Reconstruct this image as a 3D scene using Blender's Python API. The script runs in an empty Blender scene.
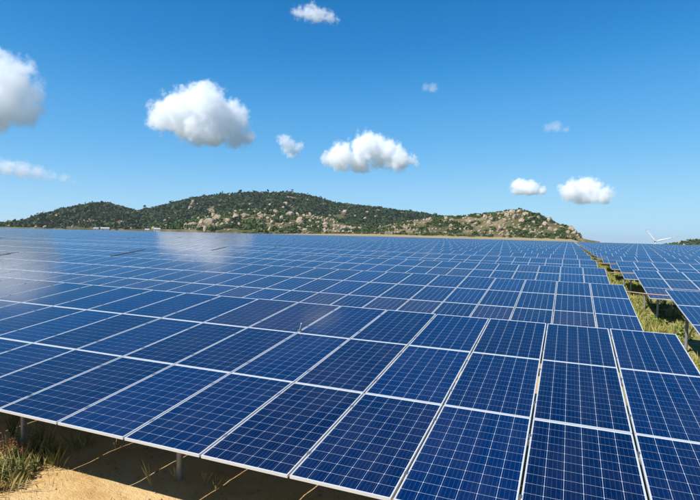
import bpy, bmesh, math, random
import numpy as np
from mathutils import Vector, Matrix, noise as mnoise

random.seed(7)
rng = np.random.default_rng(7)
scn = bpy.context.scene
COL = scn.collection
rad = math.radians

# ------------------------------------------------------------------ camera
CAM = Vector((1.328, -4.275, 2.2515))
YAW, PITCH, ROLL, FPX = -0.39268, -0.028452, 0.021399, 526.81      # FPX for a 700 px wide picture

def cam_axes():
    cy, sy, cp, sp = math.cos(YAW), math.sin(YAW), math.cos(PITCH), math.sin(PITCH)
    f = Vector((sy * cp, cy * cp, sp)); r = Vector((cy, -sy, 0)); u = r.cross(f)
    cr, sr = math.cos(ROLL), math.sin(ROLL)
    return cr * r + sr * u, -sr * r + cr * u, f
RGT, UPV, FWD = cam_axes()

def ray(px, py):
    """direction through a pixel of the 700x500 photograph"""
    return ((px - 350) / FPX * RGT + (250 - py) / FPX * UPV + FWD)
def azel(px, py):
    d = ray(px, py)
    return math.degrees(math.atan2(d.x, d.y)), math.degrees(math.atan2(d.z, math.hypot(d.x, d.y)))

cam = bpy.data.cameras.new('camera'); cam_o = bpy.data.objects.new('camera', cam); COL.objects.link(cam_o)
cam.sensor_width = 36; cam.lens = 36 * FPX / 700; cam.clip_start = 0.1; cam.clip_end = 60000
cam_o.matrix_world = Matrix(((RGT.x, UPV.x, -FWD.x, CAM.x), (RGT.y, UPV.y, -FWD.y, CAM.y), (RGT.z, UPV.z, -FWD.z, CAM.z), (0, 0, 0, 1)))
scn.camera = cam_o

# ------------------------------------------------------------------ sky, sun, exposure
SUN = Vector((-0.463, -0.726, 1.0)).normalized()
world = bpy.data.worlds.new('World'); scn.world = world; world.use_nodes = True
wn = world.node_tree
sky = wn.nodes.new('ShaderNodeTexSky'); sky.sky_type = 'NISHITA'; sky.sun_disc = False
sky.sun_elevation = math.asin(SUN.z); sky.sun_rotation = math.atan2(SUN.x, SUN.y)
sky.altitude = 0; sky.air_density = 0.6; sky.dust_density = 0.1; sky.ozone_density = 4.0
bg = wn.nodes['Background']; bg.inputs['Strength'].default_value = 0.085
# one even colour grade over the whole sky: deeper, more saturated blue, as the photograph's contrast renders it
SKY_S = 0.12
SKY_GRADE = ([(0, 0), (0.08, 0.012), (0.16, 0.105), (0.43, 0.36), (1, 0.46)],
             [(0, 0), (0.15, 0.19), (0.285, 0.41), (0.68, 0.70), (1, 0.76)],
             [(0, 0), (0.30, 0.50), (0.366, 0.62), (0.546, 0.83), (1, 0.97)])
sep = wn.nodes.new('ShaderNodeSeparateColor'); cmb = wn.nodes.new('ShaderNodeCombineColor'); wn.links.new(sky.outputs[0], sep.inputs[0])
for i, pts in enumerate(SKY_GRADE):
    m1 = wn.nodes.new('ShaderNodeMath'); m1.operation = 'MULTIPLY'; m1.inputs[1].default_value = SKY_S; wn.links.new(sep.outputs[i], m1.inputs[0])
    fc = wn.nodes.new('ShaderNodeFloatCurve'); cv = fc.mapping.curves[0]
    cv.points[0].location = pts[0]; cv.points[-1].location = pts[-1]
    for p in pts[1:-1]: cv.points.new(*p)
    fc.mapping.update(); wn.links.new(m1.outputs[0], fc.inputs[1])
    m3 = wn.nodes.new('ShaderNodeMath'); m3.operation = 'MULTIPLY'; m3.inputs[1].default_value = 1 / SKY_S; wn.links.new(fc.outputs[0], m3.inputs[0])
    wn.links.new(m3.outputs[0], cmb.inputs[i])
wn.links.new(cmb.outputs[0], bg.inputs['Color'])
sl = bpy.data.lights.new('sun', 'SUN'); sl.energy = 5.0; sl.angle = rad(0.53); sl.color = (1, 0.965, 0.91)
sun_o = bpy.data.objects.new('sun', sl); COL.objects.link(sun_o)
sun_o.rotation_euler = SUN.to_track_quat('Z', 'Y').to_euler(); sun_o.location = (-20, -20, 40)
vs = scn.view_settings
vs.view_transform = 'Standard'; vs.look = 'None'; vs.gamma = 1.0; vs.exposure = 0.5; vs.use_curve_mapping = False
scn.render.engine = 'CYCLES'
cy = scn.cycles
cy.use_denoising = True; cy.max_bounces = 28; cy.volume_bounces = 26; cy.diffuse_bounces = 2; cy.glossy_bounces = 4
cy.transparent_max_bounces = 8; cy.sample_clamp_indirect = 8

# ------------------------------------------------------------------ helpers
def mesh_obj(name, verts, faces, mats, parent=None, midx=None, smooth=False):
    me = bpy.data.meshes.new(name); me.from_pydata([tuple(v) for v in verts], [], [tuple(f) for f in faces])
    for m in (mats if isinstance(mats, (list, tuple)) else [mats]): me.materials.append(m)
    if midx is not None: me.polygons.foreach_set('material_index', np.asarray(midx, dtype=np.int32))
    if smooth: me.polygons.foreach_set('use_smooth', np.ones(len(me.polygons), dtype=bool))
    me.update()
    return link(name, me, parent)
def link(name, me, parent=None):
    o = bpy.data.objects.new(name, me); COL.objects.link(o)
    if parent is not None: o.parent = parent
    return o
def empty(name, loc=(0, 0, 0), rot=(0, 0, 0)):
    o = bpy.data.objects.new(name, None); o.empty_display_size = 0.2; COL.objects.link(o)
    o.location = loc; o.rotation_euler = rot
    return o
def tag(o, label=None, cat=None, group=None, kind=None):
    if label: o['label'] = label
    if cat: o['category'] = cat
    if group: o['group'] = group
    if kind: o['kind'] = kind
    return o

class MB:
    """collects vertices and faces of one mesh"""
    def __init__(s): s.v = []; s.f = []; s.m = []
    def add(s, v, f, m=0):
        b = len(s.v); s.v.extend(v); s.f.extend([tuple(i + b for i in q) for q in f]); s.m.extend([m] * len(f))
    def box(s, x0, x1, y0, y1, z0, z1, m=0):
        s.add([(x0,y0,z0),(x1,y0,z0),(x1,y1,z0),(x0,y1,z0),(x0,y0,z1),(x1,y0,z1),(x1,y1,z1),(x0,y1,z1)],
              [(0,3,2,1),(4,5,6,7),(0,1,5,4),(1,2,6,5),(2,3,7,6),(3,0,4,7)], m)
    def tube(s, pts, radii, n=8, m=0, cap=True):
        pts = [Vector(p) for p in pts]; rings = []
        for i, p in enumerate(pts):
            d = (pts[min(i + 1, len(pts) - 1)] - pts[max(i - 1, 0)]).normalized()
            a = d.cross(Vector((0, 0, 1)) if abs(d.z) < 0.9 else Vector((1, 0, 0))).normalized(); b = d.cross(a)
            r = radii[i] if isinstance(radii, (list, tuple)) else radii
            rings.append([p + r * (math.cos(2 * math.pi * k / n) * a + math.sin(2 * math.pi * k / n) * b) for k in range(n)])
        v = [tuple(q) for r in rings for q in r]; f = []
        for i in range(len(pts) - 1):
            for k in range(n):
                f.append((i * n + k, i * n + (k + 1) % n, (i + 1) * n + (k + 1) % n, (i + 1) * n + k))
        if cap: f.append(tuple(range(n))[::-1]); f.append(tuple((len(pts) - 1) * n + k for k in range(n)))
        s.add(v, f, m)
    def obj(s, name, mats, parent=None, smooth=False): return mesh_obj(name, s.v, s.f, mats, parent, s.m, smooth)

def fbm(p, o=4): return mnoise.fractal(p, 1.0, 2.0, o, noise_basis='PERLIN_ORIGINAL')
def sstep(a, b, x):
    t = max(0.0, min(1.0, (x - a) / (b - a))); return t * t * (3 - 2 * t)

# ------------------------------------------------------------------ materials
def new_mat(name):
    m = bpy.data.materials.new(name); m.use_nodes = True
    nt = m.node_tree; p = nt.nodes['Principled BSDF']
    return m, nt, p
def nd(nt, typ, **kw):
    n = nt.nodes.new(typ)
    for k, v in kw.items(): setattr(n, k, v)
    return n
def math_n(nt, op, a, b=None, c=None):
    n = nd(nt, 'ShaderNodeMath', operation=op)
    for i, x in enumerate((a, b, c)):
        if x is None: continue
        if isinstance(x, (int, float)): n.inputs[i].default_value = x
        else: nt.links.new(x, n.inputs[i])
    return n.outputs[0]
def mix_c(nt, fac, a, b):
    n = nd(nt, 'ShaderNodeMix', data_type='RGBA')
    for s, x in ((n.inputs[0], fac), (n.inputs[6], a), (n.inputs[7], b)):
        if isinstance(x, (int, float)): s.default_value = x
        elif isinstance(x, tuple): s.default_value = x + (1,) if len(x) == 3 else x
        else: nt.links.new(x, s)
    return n.outputs[2]
def noise_n(nt, scale, detail=4, vec=None, rough=0.55):
    n = nd(nt, 'ShaderNodeTexNoise'); n.inputs['Scale'].default_value = scale; n.inputs['Detail'].default_value = detail
    n.inputs['Roughness'].default_value = rough
    if vec is not None: nt.links.new(vec, n.inputs['Vector'])
    return n.outputs['Fac']
def ramp(nt, fac, stops):
    n = nd(nt, 'ShaderNodeValToRGB'); cr = n.color_ramp
    while len(cr.elements) > len(stops): cr.elements.remove(cr.elements[-1])
    while len(cr.elements) < len(stops): cr.elements.new(0.5)
    for e, (p, c) in zip(cr.elements, stops): e.position = p; e.color = c + (1,)
    nt.links.new(fac, n.inputs[0]); return n.outputs[0]
def simple(name, col, rough=0.6, metal=0.0, var=0.0, scale=4.0, bump=0.0):
    m, nt, p = new_mat(name)
    p.inputs['Roughness'].default_value = rough; p.inputs['Metallic'].default_value = metal
    if var > 0:
        tc = nd(nt, 'ShaderNodeTexCoord'); f = noise_n(nt, scale, 5, tc.outputs['Object'])
        c = ramp(nt, f, [(0.3, tuple(x * (1 - var) for x in col)), (0.7, tuple(min(1, x * (1 + var)) for x in col))])
        nt.links.new(c, p.inputs['Base Color'])
        if bump > 0:
            b = nd(nt, 'ShaderNodeBump'); b.inputs['Strength'].default_value = bump; nt.links.new(f, b.inputs['Height'])
            nt.links.new(b.outputs[0], p.inputs['Normal'])
    else: p.inputs['Base Color'].default_value = col + (1,)
    return m

CELL_A = (0.0002, 0.0042, 0.028); CELL_B = (0.0004, 0.0170, 0.085); CELL_PURPLE = (0.018, 0.015, 0.036)
def glassy(p, nt=None):
    p.inputs['Roughness'].default_value = 0.35
    p.inputs['Specular IOR Level'].default_value = 0.0
    p.inputs['Coat Weight'].default_value = 1.0; p.inputs['Coat Roughness'].default_value = 0.10; p.inputs['Coat IOR'].default_value = 1.45
def cell_colour(nt, tint, vec):
    """blue multicrystalline silicon: flakes of two blues, some modules more violet"""
    vo = nd(nt, 'ShaderNodeTexVoronoi'); vo.inputs['Scale'].default_value = 60.0; nt.links.new(vec, vo.inputs['Vector'])
    fl = nd(nt, 'ShaderNodeSeparateColor'); nt.links.new(vo.outputs['Color'], fl.inputs[0])
    a = math_n(nt, 'MULTIPLY_ADD', fl.outputs[0], 0.35, math_n(nt, 'MULTIPLY', tint, 0.65))
    base = mix_c(nt, a, CELL_A, CELL_B)
    pur = math_n(nt, 'MULTIPLY', math_n(nt, 'GREATER_THAN', tint, 0.86), 0.75)
    return mix_c(nt, pur, base, CELL_PURPLE)

def dust(nt, c, amount=0.028):
    ge = nd(nt, 'ShaderNodeNewGeometry')
    mp = nd(nt, 'ShaderNodeMapping'); mp.inputs['Scale'].default_value = (1.0, 0.35, 1.0); nt.links.new(ge.outputs['Position'], mp.inputs[0])
    a = nd(nt, 'ShaderNodeMapRange'); nt.links.new(noise_n(nt, 2.3, 7, mp.outputs[0], 0.65), a.inputs[0])
    for i, v in ((1, .42), (2, .80), (3, 0.0), (4, amount)): a.inputs[i].default_value = v
    sp = nd(nt, 'ShaderNodeMapRange'); nt.links.new(noise_n(nt, 21.0, 2, ge.outputs['Position'], 0.5), sp.inputs[0])
    for i, v in ((1, .80), (2, .86), (3, 0.0), (4, 0.14)): sp.inputs[i].default_value = v
    return mix_c(nt, math_n(nt, 'MAXIMUM', a.outputs[0], sp.outputs[0]), c, (0.40, 0.36, 0.30))
def m_cell():
    m, nt, p = new_mat('silicon_cell'); glassy(p)
    at = nd(nt, 'ShaderNodeAttribute', attribute_type='OBJECT', attribute_name='tint')
    uv = nd(nt, 'ShaderNodeUVMap'); uv.uv_map = 'UVMap'
    sx = nd(nt, 'ShaderNodeSeparateXYZ'); nt.links.new(uv.outputs[0], sx.inputs[0])
    fx = math_n(nt, 'FRACT', math_n(nt, 'MULTIPLY', math_n(nt, 'FRACT', sx.outputs[0]), 4.0))
    bus = math_n(nt, 'LESS_THAN', math_n(nt, 'ABSOLUTE', math_n(nt, 'SUBTRACT', fx, 0.5)), 0.022)
    vm = nd(nt, 'ShaderNodeVectorMath', operation='SCALE'); vm.inputs[3].default_value = 0.16; nt.links.new(uv.outputs[0], vm.inputs[0])
    c = cell_colour(nt, at.outputs['Fac'], vm.outputs[0])
    c = mix_c(nt, math_n(nt, 'MULTIPLY', bus, 0.35), c, (0.14, 0.20, 0.34))
    nt.links.new(dust(nt, c), p.inputs['Base Color'])
    return m
def m_backsheet():
    m, nt, p = new_mat('white_backsheet'); glassy(p); p.inputs['Base Color'].default_value = (0.43, 0.48, 0.55, 1); return m
def m_laminate(geo):
    """whole module face with its cell grid, for modules whose cells are too small to model"""
    m, nt, p = new_mat('module_face_far' if geo else 'module_face'); glassy(p)
    if geo:
        at = nd(nt, 'ShaderNodeAttribute', attribute_type='GEOMETRY', attribute_name='tint')
        oi = nd(nt, 'ShaderNodeObjectInfo')
        tint = math_n(nt, 'FRACT', math_n(nt, 'MULTIPLY_ADD', oi.outputs['Random'], 3.7, at.outputs['Fac']))
    else:
        at = nd(nt, 'ShaderNodeAttribute', attribute_type='OBJECT', attribute_name='tint'); tint = at.outputs['Fac']
    uv = nd(nt, 'ShaderNodeUVMap'); uv.uv_map = 'UVMap'
    sx = nd(nt, 'ShaderNodeSeparateXYZ'); nt.links.new(uv.outputs[0], sx.inputs[0])
    def line(o, lo, hi):
        f = math_n(nt, 'FRACT', o)
        e = math_n(nt, 'GREATER_THAN', math_n(nt, 'ABSOLUTE', math_n(nt, 'SUBTRACT', f, 0.5)), 0.5 - 0.012)
        out = math_n(nt, 'MAXIMUM', math_n(nt, 'LESS_THAN', o, 0.0), math_n(nt, 'GREATER_THAN', o, hi))
        return math_n(nt, 'MAXIMUM', e, out)
    ln = math_n(nt, 'MAXIMUM', line(sx.outputs[0], 0, 6.0), line(sx.outputs[1], 0, 12.0))
    vm = nd(nt, 'ShaderNodeVectorMath', operation='SCALE'); vm.inputs[3].default_value = 0.16; nt.links.new(uv.outputs[0], vm.inputs[0])
    c = cell_colour(nt, tint, vm.outputs[0])
    c = mix_c(nt, ln, c, (0.43, 0.48, 0.55))
    nt.links.new(dust(nt, c), p.inputs['Base Color'])
    return m
M = {}
M['cell'] = m_cell(); M['backsheet'] = m_backsheet(); M['face'] = m_laminate(False); M['face_far'] = m_laminate(True)
M['alu'] = simple('anodised_aluminium', (0.624, 0.632, 0.64), 0.38, 0.25, 0.06, 3.0)
M['rear'] = simple('module_rear', (0.16, 0.16, 0.16), 0.7)  # backsheet white darkened: shade put into the colour, dimming the ground below
M['steel'] = simple('galvanised_steel', (0.34, 0.35, 0.36), 0.5, 0.6, 0.18, 9.0)
M['clamp'] = simple('clamp_metal', (0.25, 0.25, 0.26), 0.45, 0.8)
M['conduit'] = simple('red_conduit', (0.32, 0.176, 0.144), 0.55, 0, 0.15, 3.0)
M['concrete'] = simple('pile_concrete', (0.36, 0.33, 0.29), 0.9, 0, 0.2, 12.0, 0.3)

def m_ground():
    m, nt, p = new_mat('sandy_ground'); p.inputs['Roughness'].default_value = 0.95; p.inputs['Specular IOR Level'].default_value = 0.1
    tc = nd(nt, 'ShaderNodeTexCoord'); o = tc.outputs['Object']
    s = ramp(nt, noise_n(nt, 1.3, 8, o, 0.62), [(0.25, (0.36, 0.20, 0.08)), (0.45, (0.54, 0.35, 0.15)), (0.75, (0.62, 0.46, 0.24))])
    g = ramp(nt, noise_n(nt, 2.2, 6, o), [(0.3, (0.15, 0.15, 0.0375)), (0.55, (0.285, 0.2325, 0.09)), (0.75, (0.465, 0.3375, 0.165))])
    dry = ramp(nt, noise_n(nt, 0.02, 6, o, 0.7), [(0.3, (0.36, 0.2592, 0.144)), (0.52, (0.3024, 0.2304, 0.1224)), (0.7, (0.1728, 0.1584, 0.0648))])
    sp = nd(nt, 'ShaderNodeSeparateXYZ'); nt.links.new(o, sp.inputs[0])
    wob = math_n(nt, 'MULTIPLY_ADD', noise_n(nt, 0.6, 3, o), 1.6, -0.8)
    xa = math_n(nt, 'ADD', sp.outputs[0], wob)
    aisle = nd(nt, 'ShaderNodeMapRange', interpolation_type='SMOOTHSTEP'); nt.links.new(math_n(nt, 'ABSOLUTE', math_n(nt, 'SUBTRACT', xa, 4.2)), aisle.inputs[0])
    for i, v in ((1, 1.4), (2, 3.0), (3, 1.0), (4, 0.0)): aisle.inputs[i].default_value = v
    far = nd(nt, 'ShaderNodeMapRange', interpolation_type='SMOOTHSTEP'); nt.links.new(sp.outputs[1], far.inputs[0])
    far.inputs[1].default_value = 6.0; far.inputs[2].default_value = 14.0
    bare = ramp(nt, noise_n(nt, 0.35, 6, o), [(0.35, (0.0975, 0.09, 0.03375)), (0.6, (0.225, 0.165, 0.075))])
    fld = nd(nt, 'ShaderNodeMapRange'); nt.links.new(sp.outputs[1], fld.inputs[0]); fld.inputs[1].default_value = 225; fld.inputs[2].default_value = 240
    c = mix_c(nt, far.outputs[0], s, bare)
    c = mix_c(nt, aisle.outputs[0], c, g)
    outy = nd(nt, 'ShaderNodeMapRange'); nt.links.new(sp.outputs[1], outy.inputs[0]); outy.inputs[1].default_value = 560; outy.inputs[2].default_value = 900
    wild = ramp(nt, noise_n(nt, 0.004, 6, o, 0.7), [(0.35, (0.0375, 0.05625, 0.01875)), (0.6, (0.0975, 0.09, 0.045))])
    dry = mix_c(nt, outy.outputs[0], dry, wild)
    back = nd(nt, 'ShaderNodeMapRange'); nt.links.new(sp.outputs[1], back.inputs[0]); back.inputs[1].default_value = -10; back.inputs[2].default_value = -25
    c = mix_c(nt, back.outputs[0], c, wild)
    c = mix_c(nt, fld.outputs[0], c, dry)
    nt.links.new(c, p.inputs['Base Color'])
    b = nd(nt, 'ShaderNodeBump'); b.inputs['Strength'].default_value = 0.8; b.inputs['Distance'].default_value = 0.06
    h = math_n(nt, 'ADD', noise_n(nt, 5.0, 8, o, 0.65), math_n(nt, 'MULTIPLY', noise_n(nt, 45.0, 3, o), 0.25))
    nt.links.new(h, b.inputs['Height']); nt.links.new(b.outputs[0], p.inputs['Normal'])
    return m
M['ground'] = m_ground()

# ------------------------------------------------------------------ terrain
H0 = 0.95            # front edge of a table above the ground
def zfield(x, y):
    z = 0.9 * (1 - math.exp(-max(y, 0) / 115))
    z += 0.47 * (1 - math.exp(x / 60)) if x < 0 else -0.35 * (1 - math.exp(-x / 45))
    return z
def zground(x, y):
    az = math.degrees(math.atan2(x - CAM.x, y - CAM.y)); r = math.hypot(x - CAM.x, y - CAM.y)
    if y < -50: az = -40
    z = zfield(max(-400, min(120, x)), min(y, 260)) - H0
    if y > 205:
        right = sstep(0.0, 3.0, az)
        bank = sstep(228, 262, y)
        hl = sstep(-38, -20, az)
        z += bank * ((1 - right) * (0.25 + 0.5 * hl + 2.7 * hl * sstep(260, 560, r)) + right * (0.92 - 97 * sstep(330, 1350, r)))
    if abs(x) < 60 and -30 < y < 120:
        z += 0.035 * fbm(Vector((x * 0.8, y * 0.8, 0)), 3) + 0.007 * fbm(Vector((x * 4.5, y * 4.5, 4)), 3)
    return z
def axis_coords(fine_lo, fine_hi, step, lo, hi, grow):
    a = list(np.arange(fine_lo, fine_hi + 1e-6, step)); d = step
    while a[-1] < hi: d *= grow; a.append(a[-1] + d)
    d = step
    while a[0] > lo: d *= grow; a.insert(0, a[0] - d)
    return a
gx = axis_coords(-9, 3, 0.11, -9000, 9000, 1.075); gy = axis_coords(-3, 4, 0.11, -3000, 14000, 1.06)
gv = [(x, y, zground(x, y)) for y in gy for x in gx]; nx = len(gx)
gf = [(j * nx + i, j * nx + i + 1, (j + 1) * nx + i + 1, (j + 1) * nx + i) for j in range(len(gy) - 1) for i in range(nx - 1)]
tag(mesh_obj('ground', gv, gf, M['ground'], smooth=True), kind='structure')

# ------------------------------------------------------------------ hills
def m_hill():
    m, nt, p = new_mat('hill_soil'); p.inputs['Roughness'].default_value = 0.95; p.inputs['Specular IOR Level'].default_value = 0.1
    tc = nd(nt, 'ShaderNodeTexCoord'); o = tc.outputs['Object']
    a = ramp(nt, noise_n(nt, 0.03, 8, o, 0.7), [(0.32, (0.0375, 0.0525, 0.0165)), (0.48, (0.0975, 0.09, 0.0375)), (0.62, (0.225, 0.1725, 0.0975)), (0.78, (0.27, 0.225, 0.15))])
    nt.links.new(a, p.inputs['Base Color'])
    b = nd(nt, 'ShaderNodeBump'); b.inputs['Strength'].default_value = 0.8; b.inputs['Distance'].default_value = 3.0
    nt.links.new(noise_n(nt, 0.12, 6, o, 0.7), b.inputs['Height']); nt.links.new(b.outputs[0], p.inputs['Normal'])
    return m
def m_rock():
    m, nt, p = new_mat('weathered_granite'); p.inputs['Roughness'].default_value = 0.9; p.inputs['Specular IOR Level'].default_value = 0.15
    tc = nd(nt, 'ShaderNodeTexCoord'); ge = nd(nt, 'ShaderNodeNewGeometry'); oi = nd(nt, 'ShaderNodeObjectInfo')
    a = ramp(nt, noise_n(nt, 0.35, 7, ge.outputs['Position'], 0.7), [(0.3, (0.16, 0.115, 0.08)), (0.5, (0.33, 0.25, 0.172)), (0.7, (0.45, 0.36, 0.26))])
    nt.links.new(a, p.inputs['Base Color'])
    b = nd(nt, 'ShaderNodeBump'); b.inputs['Strength'].default_value = 0.7; b.inputs['Distance'].default_value = 0.6
    nt.links.new(noise_n(nt, 0.5, 7, ge.outputs['Position'], 0.7), b.inputs['Height']); nt.links.new(b.outputs[0], p.inputs['Normal'])
    return m
def m_leaf(name, a, b, far=False):
    m, nt, p = new_mat(name); p.inputs['Roughness'].default_value = 0.75; p.inputs['Specular IOR Level'].default_value = 0.2
    ge = nd(nt, 'ShaderNodeNewGeometry')
    big = noise_n(nt, 0.022, 4, ge.outputs['Position'], 0.6)
    k = math_n(nt, 'ADD', math_n(nt, 'MULTIPLY', ge.outputs['Random Per Island'], 0.45), math_n(nt, 'MULTIPLY_ADD', big, 1.6, -0.55)); k = math_n(nt, 'MINIMUM', math_n(nt, 'MAXIMUM', k, 0.0), 1.0)
    c = mix_c(nt, k if far else ge.outputs['Random Per Island'], a, b); nt.links.new(c, p.inputs['Base Color']); return m
M['hill'] = m_hill(); M['rock'] = m_rock()
M['wood'] = m_leaf('hill_wood_leaves', (0.012, 0.030, 0.010), (0.048, 0.078, 0.024), True)
M['scrub'] = m_leaf('hill_scrub_leaves', (0.020, 0.045, 0.010), (0.085, 0.120, 0.032), True)

RIDGES = {
 'far':  dict(D=1400, W=460, B=330, pts=[(-90,231),(-40,229),(0,226),(20,223),(40,216.5),(60,212),(80,207),(95,204.5),(106,204),(120,208),(140,212.5),(155,208.5),(170,205),(190,200),(210,197),(230,195),(260,193.5),(290,194),(305,196),(320,200),(335,204),(360,207),(385,210),(420,214),(450,219),(480,226),(520,238),(560,244)]),
 'mid':  dict(D=820, W=170, B=160, pts=[(120,231),(150,229),(170,225),(190,220),(205,216),(225,213.5),(250,210),(275,211),(300,214),(325,218),(345,223),(370,226),(395,226),(420,225),(445,228),(470,234),(500,240)]),
 'near': dict(D=620, W=90, B=130, pts=[(340,236),(365,231),(385,227),(405,222),(430,219),(460,216.5),(490,214),(510,211),(522,211),(535,214),(550,220),(562,225),(572,228.5),(579,235),(587,241.5),(600,245)]),
 'rim':  dict(D=1150, W=200, B=160, pts=[(664,246),(674,244.6),(682,243),(690,241.6),(698,241.5),(710,239),(730,236),(760,233),(800,231),(850,236),(900,246)]),
}
for R_ in RIDGES.values():
    R_['ae'] = [azel(*p) for p in R_['pts']]
def crest(R_, az):
    ae = R_['ae']
    if az <= ae[0][0]: return ae[0][1] * 0 + ae[0][1]
    for (a0, e0), (a1, e1) in zip(ae, ae[1:]):
        if a0 <= az <= a1: return e0 + (e1 - e0) * (az - a0) / (a1 - a0)
    return ae[-1][1]
def hill_z(R_, az, r, base):
    D = R_['D']; top = CAM.z + D * math.tan(rad(crest(R_, az)))
    x = CAM.x + r * math.sin(rad(az)); y = CAM.y + r * math.cos(rad(az))
    t = (D - r) / R_['W'] if r < D else (r - D) / R_['B']
    s = max(0.0, 1 - t); s = (0.55 * s + 0.45 * s * s * (3 - 2 * s)) if r < D else s * s * (3 - 2 * s)
    hh = max(0, top - base)
    n = fbm(Vector((x / 90, y / 90, 3.1)), 5)
    z = base + (top - base) * s + n * 0.20 * hh * s * (1 - s) * 4 * 0.7 + 0.02 * hh * fbm(Vector((x / 18, y / 18, 1)), 3)
    return z
HB = {'far': 3.0, 'mid': 4.0, 'near': 3.6, 'rim': -80.0}
def build_hill(key, da, nr):
    R_ = RIDGES[key]; ae = R_['ae']; a0, a1 = ae[0][0], ae[-1][0]
    n = int((a1 - a0) / da); az = [a0 + (a1 - a0) * i / n for i in range(n + 1)]
    rr = [R_['D'] - R_['W'] + (R_['W'] + R_['B']) * j / nr for j in range(nr + 1)]
    v = []
    for j, r in enumerate(rr):
        for a in az:
            e = min(1, min(a - a0, a1 - a) / 1.5)
            z = hill_z(R_, a, r, HB[key]) - (1 - e) * 3
            if j in (0, nr): z = HB[key] - 6
            v.append((CAM.x + r * math.sin(rad(a)), CAM.y + r * math.cos(rad(a)), z))
    f = [(j * (n + 1) + i, j * (n + 1) + i + 1, (j + 1) * (n + 1) + i + 1, (j + 1) * (n + 1) + i) for j in range(nr) for i in range(n)]
    return tag(mesh_obj('hill', v, f, M['hill'], smooth=True), kind='structure')
build_hill('far', 0.2, 50); build_hill('mid', 0.15, 36); build_hill('near', 0.08, 44); build_hill('rim', 0.2, 24)

def in_hill(key, az, r):
    return hill_z(RIDGES[key], az, r, HB[key])
def pos(az, r, z): return Vector((CAM.x + r * math.sin(rad(az)), CAM.y + r * math.cos(rad(az)), z))

def foliage_cloud(spots, faces_each, leaf, up_bias=0.8):
    """spots: (centre, rx, rz). Small tilted quads through each crown's volume, numpy for speed"""
    V = []; F = []
    for c, rx, rz in spots:
        n = faces_each
        d = rng.normal(size=(n, 3)); d /= np.linalg.norm(d, axis=1)[:, None]
        rr = rng.uniform(0.45, 1.0, n)[:, None]
        lump = 1 + 0.25 * np.sin(d[:, :1] * 5 + c.x) * np.cos(d[:, 1:2] * 4 + c.y)
        p = d * rr * lump * np.array([rx, rx, rz]); p[:, 2] = np.abs(p[:, 2]) * 1.0 - 0.15 * rz
        p += np.array(c)
        nrm = d + rng.normal(scale=0.55, size=(n, 3)) + np.array([0, 0, up_bias]); nrm /= np.linalg.norm(nrm, axis=1)[:, None]
        a = np.cross(nrm, rng.normal(size=(n, 3))); a /= np.linalg.norm(a, axis=1)[:, None] + 1e-9
        b = np.cross(nrm, a); s = leaf * rx * rng.uniform(0.6, 1.3, n)[:, None]
        base = sum(len(q) for q in V[-1:]) if False else None
        quad = np.stack([p - a * s - b * s * 0.6, p + a * s - b * s * 0.5, p + a * s * 0.8 + b * s * 0.6, p - a * s * 0.7 + b * s * 0.7], 1)
        V.append(quad.reshape(-1, 3))
    V = np.concatenate(V); nq = len(V) // 4
    F = np.arange(nq * 4).reshape(nq, 4)
    return V, F
def np_mesh(name, V, F, mat, parent=None):
    me = bpy.data.meshes.new(name); me.vertices.add(len(V)); me.vertices.foreach_set('co', V.astype(np.float32).ravel())
    k = F.shape[1]; me.loops.add(F.size); me.loops.foreach_set('vertex_index', F.astype(np.int32).ravel())
    me.polygons.add(len(F)); me.polygons.foreach_set('loop_start', np.arange(0, F.size, k, dtype=np.int32)); me.polygons.foreach_set('loop_total', np.full(len(F), k, dtype=np.int32))
    me.materials.append(mat); me.update(calc_edges=True); me.validate()
    return link(name, me, parent)

def scatter(key, n, r_rng, size, dens=None):
    R_ = RIDGES[key]; a0, a1 = R_['ae'][0][0], R_['ae'][-1][0]; out = []
    tries = 0
    while len(out) < n and tries < n * 12:
        tries += 1
        az = random.uniform(a0, a1); r = R_['D'] - R_['W'] * 0.97 + random.random() ** 0.8 * (R_['W'] * 0.97 + r_rng)
        z = in_hill(key, az, r)
        if z < HB[key] + 0.5: continue
        q = pos(az, r, z)
        if dens and not dens(q, az, r): continue
        s = random.uniform(*size); out.append((q + Vector((0, 0, 0.25 * s)), s, s * random.uniform(0.75, 1.15)))
    return out
def rocky(q): return fbm(Vector((q.x / 45, q.y / 45, 9)), 4)
far_sp = scatter('far', 16000, 25, (2.8, 6.0), lambda q, a, r: rocky(q) < 0.42)
far_sp += [(q, s * 1.7, h * 1.9) for q, s, h in random.sample(far_sp, 700)]
V, F = foliage_cloud(far_sp, 16, 0.38)
tag(np_mesh('hill_wood', V, F, M['wood']), 'dense dark green wood covering the long ridge behind the array', 'wood', kind='stuff')
def clumped(q): return fbm(Vector((q.x / 22, q.y / 22, 4)), 3)
mid_sp = scatter('mid', 3600, 20, (1.2, 3.8), lambda q, a, r: rocky(q) < 0.12 and clumped(q) > -0.15)
mid_sp += [(q, s * 1.8, h * 1.7) for q, s, h in random.sample(mid_sp, 150)]
V, F = foliage_cloud(mid_sp, 26, 0.33)
tag(np_mesh('hill_scrub', V, F, M['scrub']), 'green scrub between pale boulders on the low rocky foothill', 'scrub', kind='stuff')
near_sp = scatter('near', 1500, 15, (0.8, 2.4), lambda q, a, r: rocky(q) < 0.25 and clumped(q) > -0.05)
near_sp += [(q, s * 1.7, h * 1.6) for q, s, h in random.sample(near_sp, 90)]
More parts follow.
